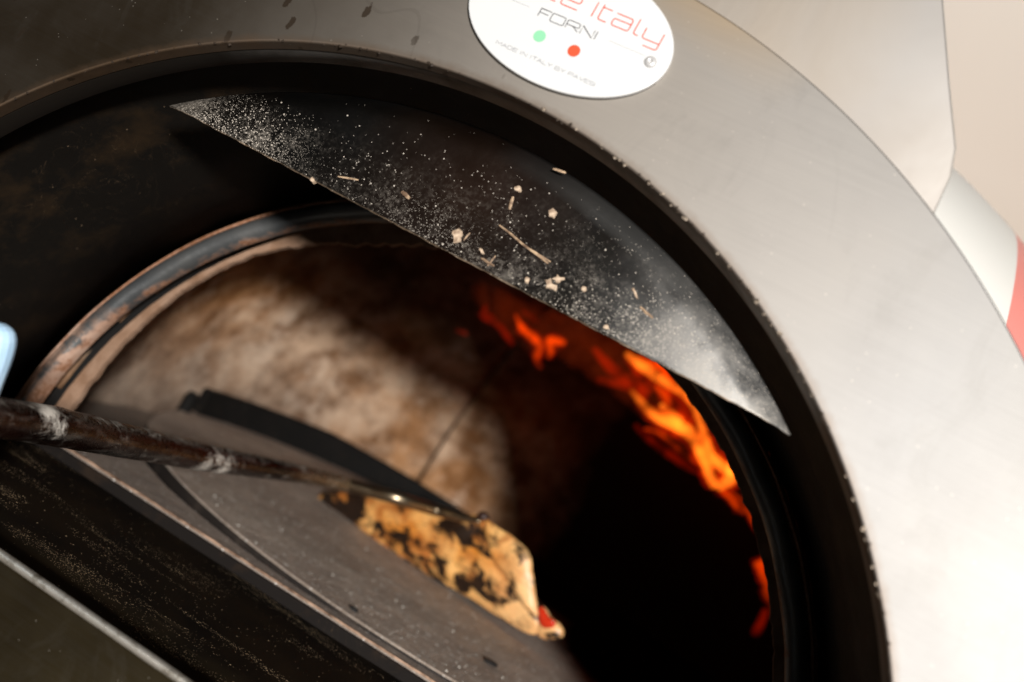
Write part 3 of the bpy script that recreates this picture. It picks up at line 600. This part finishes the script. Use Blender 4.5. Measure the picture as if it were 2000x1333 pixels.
G={ # glyph: (advance, [strokes]) in units of cap height
'F':(.95,[[(0,0),(0,1),(.85,1)],[(0,.5),(.7,.5)]]),'O':(1.25,['r',[(.5,0),(1.05,0),(1.05,1),(0,1),(0,0),(.5,0)]]),
'R':(1.15,[[(0,0),(0,1),(.95,1),(.95,.45),(.0,.45)],[(.5,.45),(.98,0)]]),'N':(1.15,[[(0,0),(0,1),(.95,0),(.95,1)]]),'I':(.3,[[(0,0),(0,1)]]),
'M':(1.2,[[(0,0),(0,1),(.5,.35),(1,1),(1,0)]]),'A':(1.1,[[(0,0),(.45,1),(.9,0)],[(.2,.35),(.7,.35)]]),'D':(1.1,[[(0,0),(0,1),(.6,1),(.9,.75),(.9,.25),(.6,0),(0,0)]]),
'E':(.95,[[(.8,0),(0,0),(0,1),(.8,1)],[(0,.5),(.7,.5)]]),'T':(1.0,[[(0,1),(.9,1)],[(.45,1),(.45,0)]]),'L':(.85,[[(0,1),(0,0),(.75,0)]]),'Y':(1.0,[[(0,1),(.45,.5),(.9,1)],[(.45,.5),(.45,0)]]),
'B':(1.05,[[(0,0),(0,1),(.75,1),(.75,.5),(0,.5)],[(.75,.5),(.88,.4),(.88,0),(0,0)]]),'P':(1.0,[[(0,0),(0,1),(.85,1),(.85,.45),(0,.45)]]),'V':(1.0,[[(0,1),(.45,0),(.9,1)]]),
'S':(1.0,[[(.85,1),(0,1),(0,.5),(.85,.5),(.85,0),(0,0)]]),' ':(.55,[]),
}
def text(name,txt,x0,z0,h,x1,w,mat,slant=0):
    tot=sum(G[c][0] for c in txt)-.15; sx=(x1-x0)/(tot); x=0; parts=[]
    for c in txt:
        for st in G[c][1]:
            if isinstance(st,str): continue
            pts=rnd(st,.14) if len(st)>3 and c not in 'MNAVEF' else st
            parts.append(stroke([(x0+(x+px)*sx+slant*pz*h,z0+pz*h) for px,pz in pts],w))
        x+=G[c][0]
    return ob(name,*join(*parts),mat,badge)
text('lettering','FORNI',-.0042,.4525,.0056,.0372,.0006,gry)
text('lettering','MADE IN ITALY BY PAVESI',-.0194,.4250,.0023,.0513,.0004,lgry)
L=[]; b_=.4656; H=.0105
def sc(pts,r=.0017): return rnd(pts,r)
L.append(stroke([(.0269,b_),(.0269,b_+H-.0002)],.00075))                                      # I
L.append(stroke(sc([(.0312,b_+H),(.0312,b_),(.0372,b_)]),.00075)); L.append(stroke([(.0312,.4742),(.0376,.4742)],.00075))   # t
L.append(stroke(sc([(.0408,.4740),(.0524,.4740),(.0524,b_),(.0406,b_),(.0406,.4703),(.0524,.4703)]),.00075))   # a
L.append(stroke(sc([(.0560,b_+H),(.0560,b_),(.0594,b_)]),.00075))                              # l
L.append(stroke(sc([(.0621,.4725),(.0621,.4655),(.0739,.4655)]),.00075)); L.append(stroke(sc([(.0740,.4728),(.0740,.4612),(.0650,.4612)]),.00075))  # y
L.append(stroke(sc([(.0168,b_),(.0048,b_),(.0048,.4740),(.0168,.4740),(.0168,.4700),(.0048,.4700)]),.00075))      # e
L.append(stroke(sc([(-.0035,b_+H),(-.0035,b_),(.0012,b_)]),.00075)); L.append(stroke([(-.0035,.4742),(.0018,.4742)],.00075))  # t
ob('lettering',*join(*L),redl,badge)
ob('rule_line',*stroke([(-.0300,.4556),(-.0118,.4556)],.00025),lgry,badge); ob('rule_line',*stroke([(.0449,.4556),(.0700,.4556)],.00025),lgry,badge)
V=[];F=[]
chrome=m_simple('steel screw',(.46,.45,.44),.35,.3)
for sx in (.0746,-.0414):
    V=[];F=[];pr=[(0,-.0042),(.0007,-.0042),(.0009,-.0050),(.0018,-.0054),(.0030,-.0049),(.0038,-.0040),(.0040,-.0034)]
    for i in range(32):
        a=2*PI*i/32
        for r,y in pr: V.append((sx+r*math.cos(a),y,.4533+r*math.sin(a)))
    m_=len(pr)
    for i in range(32):
        for j in range(m_-1): F.append((i*m_+j,i*m_+j+1,((i+1)%32)*m_+j+1,((i+1)%32)*m_+j))
    ob('screw',V,F,chrome,badge,smooth=True)

# ---------------------------------------------------------------- pizza
N=Vector(PLN)
def slab(name,outl,mat,parent,h=.010,back=.010,seed=0,bum=.003,rings=14,per=6,pw=.5,**k):
    pts=spline(list(outl)+[outl[0]],per)[:-1]; n=len(pts); P=[Vector(p) for p in pts]; c=sum(P,Vector())/n; V=[];F=[]
    P=[p+(p-c).normalized()*(.0022*mnoise.noise(p*55+Vector((seed,0,0)))+.0010*mnoise.noise(p*160)) for p in P]
    for side in (1,-1):
        for j in range(rings+1):
            s=j/rings; s=math.sin(s*PI/2) 
            for p in P:
                q=c+(p-c)*s; e=max(0,1-s**2.2)**pw; nn=mnoise.noise(q*38+Vector((seed,0,0)))+.5*mnoise.noise(q*95+Vector((seed,3,0)))
                V.append(q+N*side*((h if side>0 else back)*e+(bum*nn*min(1,e*2.2) if side>0 else 0)))
    for sd in range(2):
        o=sd*(rings+1)*n
        for j in range(rings):
            for i in range(n): F.append((o+j*n+i,o+j*n+(i+1)%n,o+(j+1)*n+(i+1)%n,o+(j+1)*n+i))
    o=ob(name,V,F,mat,parent,smooth=True,**k)
    bm=bmesh.new(); bm.from_mesh(o.data); bmesh.ops.remove_doubles(bm,verts=bm.verts,dist=1e-5); bmesh.ops.recalc_face_normals(bm,faces=bm.faces); bm.to_mesh(o.data); bm.free()
    o.data.polygons.foreach_set('use_smooth',[True]*len(o.data.polygons)); return o
pm=m_pizza()
pz=empty('pizza',(-.02,.72,.017),'charred pizza tipped up on its edge by the peel, on the stone disc','pizza')
slab('crust_base',PIZZA,pm,pz,.012,.008,0,.0035)
slab('crust_fold',FOLD,pm,pz,.011,.004,5,.002)
slab('crust_edge',TIPEND,pm,pz,.009,.008,9,.001)
slab('tomato_sauce',SAUCE,m_simple('tomato sauce',(.55,.03,.008),.25),pz,.006,.002,3,.001)
B=Vector(BUBBLE); V=[];F=[]
bm=bmesh.new(); bmesh.ops.create_uvsphere(bm,u_segments=16,v_segments=10,radius=.0085); 
o=bpy.data.objects.new('charred_bubble',bpy.data.meshes.new('charred_bubble')); bmesh.ops.scale(bm,vec=(1,.8,.8),verts=bm.verts); bmesh.ops.translate(bm,vec=B,verts=bm.verts); bm.to_mesh(o.data); bm.free()
o.data.materials.append(m_simple('charred crust',(.03,.010,.005),.5)); o.data.polygons.foreach_set('use_smooth',[True]*len(o.data.polygons)); link(o,pz)

# ---------------------------------------------------------------- peel
peel=empty('pizza_peel',ROD[0][:3],'long burnt steel pizza peel reaching into the oven from the left','pizza peel')
a,b=Vector(ROD[0][:3]),Vector(ROD[1][:3]); d=(a-b).normalized()
back=[tuple(a+d*t)+(.0147,) for t in (.45,.30,.15)]
rodm=m_rod()
V,F=tube(spline(back+[tuple(p) for p in ROD],10),28,bumpy=.03); ob('handle',V,F,rodm,peel,smooth=True)
V,F=tube(spline([tuple(p) for p in NECK],8),20,flat=.85); nk=NT('polished steel neck'); q=nk.noise(14,3,.5); nk.bump(q,.15,.002); nk=nk.fin(nk.mix(nk.rng(q,.35,.7),(.22,.16,.10),(.52,.41,.27)),.36,1)
ob('neck',V,F,nk,peel,smooth=True)
hd=Vector((-.03,.74,.05))+N*(-.016); s=N.cross(Vector((0,0,1))).normalized(); u=s.cross(N).normalized(); V=[];n=48
for o_ in (0,.0016):
    for i in range(n): V.append(hd-N*o_+s*.075*math.cos(2*PI*i/n)+u*.042*math.sin(2*PI*i/n))
ob('peel_head',V,[tuple(range(n)),tuple(range(n,2*n))[::-1]]+[(i,(i+1)%n,n+(i+1)%n,n+i) for i in range(n)],nk,peel)

# ---------------------------------------------------------------- gloved hand
gl=NT('pale blue nitrile glove'); q=gl.noise(60,4); gl.bump(q,.4,.0015); gl=gl.fin(gl.mix(gl.rng(q,.3,.7),(.34,.52,.69),(.43,.58,.72)),.38,0,spec=.5)
person=empty('person',tuple(a+d*.07),'blue gloved fingertip of the person holding the peel at left','person')
ax=d; H0=a+d*.125; e1=Vector((0,0,1)); e1=(e1-ax*e1.dot(ax)).normalized(); e2=ax.cross(e1)
chains=[]
wrist=H0+ax*.09+e2*.05-e1*.03
palm=H0+ax*.03+e2*.036-e1*.012
V=[wrist+ax*.10+e2*.05-e1*.04,wrist,palm]; Rr=[.036,.027,.026]; Ed=[(0,1),(1,2)]
side=1 if (e2.x<0) else -1
palm_pts=[]
for i in range(4):
    c=H0+ax*(-.024+.0185*i); prev=2
    for j,ang in enumerate((150,105,55,5,-45,-85)):
        rr=.0285-.0012*j; p=c+(e2*math.cos(R(ang-90+60))*1.0*rr+e1*math.sin(R(ang-90+60))*rr)
        # wrap starts on the palm side and closes round the rod
        V.append(p); Rr.append([.0098,.0096,.0092,.0086,.0078,.0068][j]); Ed.append((prev,len(V)-1)); prev=len(V)-1
th=[Vector(p) for p in THUMB]; prev=2
for p,r in zip(th,(.013,.013,.0128,.0124,.011)):
    V.append(p); Rr.append(r); Ed.append((prev,len(V)-1)); prev=len(V)-1
me=bpy.data.meshes.new('glove'); me.from_pydata([tuple(v) for v in V],Ed,[]); o=bpy.data.objects.new('glove',me); link(o,person)
o.modifiers.new('skin','SKIN'); me.skin_vertices or me.attributes
for i,sv in enumerate(me.skin_vertices[0].data): sv.radius=(Rr[i],Rr[i])
me.skin_vertices[0].data[0].use_root=True
ss=o.modifiers.new('sub','SUBSURF'); ss.levels=2; ss.render_levels=2; me.materials.append(gl)

# ---------------------------------------------------------------- flames
fl=empty('flame',(.42,1.2,.03),'orange flames licking up the inside of the dome','flame')
FM=dict(core=m_flame('flame core',(1,.20,.012),72),mid=m_flame('flame tongue',(1,.07,.001),40),red=m_flame('flame red',(1,.022,0),9),haze=m_flame('flame glow',(1,.09,.01),.6))
for k,ps in FLAMES.items():
    for p in ps:
        q=[(a_,b_,c_,r_*.82) for a_,b_,c_,r_ in spline(p,10)] if k!='haze' else spline(p,10); V,F=tube(q,14,bumpy=.22); ob('tongue',V,F,FM[k],fl,smooth=True)
        if k in ('core','mid'): V,F=tube([(a_,b_+.004,c_,r_*1.9) for a_,b_,c_,r_ in q],14,bumpy=.5); ob('tongue',V,F,FM['red'],fl,smooth=True)

# ---------------------------------------------------------------- crumbs and splinters
cm=NT('toasted crumb'); q=cm.noise(300,4); cm.bump(q,.6,.001); cm=cm.fin(cm.mix(cm.rng(q,.35,.65),(.16,.10,.06),(.50,.38,.27)),.8)
stm=NT('pale straw'); q=stm.noise(160,4,.7); stm=stm.fin(stm.mix(stm.rng(q,.4,.6),(.12,.07,.04),(.42,.29,.18)),.7); chm=m_simple('black crumb',(.015,.013,.012),.6)
lab=['largest tan flake stuck near the lower edge of the crescent plate','brown flake high on the crescent plate above a pale splinter','brown blotchy flake on the upper right of the crescent plate','oblong tan flake low on the crescent plate beside a grey one','greyish flake just right of the oblong tan flake on the plate','long pale flake towards the right end of the crescent plate','small upright flake just left of the oblong tan flake','small flake below the largest tan flake on the plate','tiny flake low on the plate above the flames','tiny flake between the oblong tan flake and the long pale flake','lone small flake on the left half of the crescent plate']
for i,(x,y,z,w_,h_,an) in enumerate(FLAKES):
    n=11; V=[];c=Vector((0,0,0))
    for k in range(n):
        t=2*PI*k/n; rr=.95+.9*mnoise.noise(Vector((k*1.3,i*3.1,0))); px,pz=w_*rr*math.cos(t),h_*rr*math.sin(t); ca,sa=math.cos(R(-an)),math.sin(R(-an)); V.append((px*ca-pz*sa,0.0016,px*sa+pz*ca))
    V+=[(v[0]*.7,-.0006-.0006*random.random(),v[2]*.7) for v in V]; V.append((w_*.2,-.0009,0))
    F=[(k,(k+1)%n,n+(k+1)%n,n+k) for k in range(n)]+[(n+k,n+(k+1)%n,2*n) for k in range(n)]+[tuple(range(n))[::-1]]
    o=ob('flake',V,F,cm,label=lab[i],cat='flake',group='flakes stuck to the crescent plate'); o.location=(x,y,z)
lab2=['longest pale splinter lying across the lower middle of the crescent plate','short upright pale splinter under the brown flake','short brown sliver on the left middle of the crescent plate','thin sliver parallel to and right of the longest splinter','pale splinter near the right end of the crescent plate','sliver just below the largest tan flake','tiny sliver near the left end of the crescent plate','sliver near the upper rim of the crescent plate','tiny white thread right of the largest tan flake','tiny white thread slanting across a sliver near the lower edge']
for i,(p,q,r) in enumerate(STRAWS):
    V,F=tube([tuple(Vector(p).lerp(Vector(q),t)+Vector((0,0,.0006*mnoise.noise(Vector((t*3,i,0))))))+(r*(.6+.6*math.sin(PI*(.1+.8*t))),) for t in (0,.25,.5,.75,1)],6)
    ob('splinter',V,F,stm,label=lab2[i],cat='splinter',group='splinters stuck to the crescent plate')
for (x,y,z),l,s in zip(DCR,('black crumb at the front rim of the stone disc','larger black crumb on the stone disc near the bottom edge of the photo'),(.0045,.007)):
    bm=bmesh.new(); bmesh.ops.create_icosphere(bm,subdivisions=2,radius=s)
    for v in bm.verts: v.co*=1+.35*mnoise.noise(v.co*300); v.co.z*=.45; v.co.x*=1.25
    me=bpy.data.meshes.new('crumb'); bm.to_mesh(me); bm.free(); me.materials.append(chm); o=bpy.data.objects.new('crumb',me); o.location=(x,y,z+.0015); link(o); tag(o,l,'crumb','crumbs on the stone disc')

# loose flour grains on the stone disc: tiny lumps, nobody could count them
V=[];F=[]
for i in range(900):
    y=.372+abs(random.gauss(0,.22)); x=random.uniform(-.42,.20)
    if (x-.025)**2+(y-.945)**2>.570**2 or y>.95: continue
    sz=random.uniform(.0003,.0008)*(2.0 if random.random()<.07 else 1); c=Vector(tilt((x,y,.0002)))
    k=len(V); V+=[c+Vector((a*random.uniform(.6,1.3),b*random.uniform(.6,1.3),d))*sz for a,b,d in ((1,0,0),(0,1,0),(-1,0,0),(0,-1,0),(0,0,.9))]
    F+=[(k,k+1,k+4),(k+1,k+2,k+4),(k+2,k+3,k+4),(k+3,k,k+4)]
ob('flour',V,F,m_simple('flour grains',(.70,.65,.58),.9),label='fine white flour scattered over the grey stone disc',cat='flour',kind='stuff')
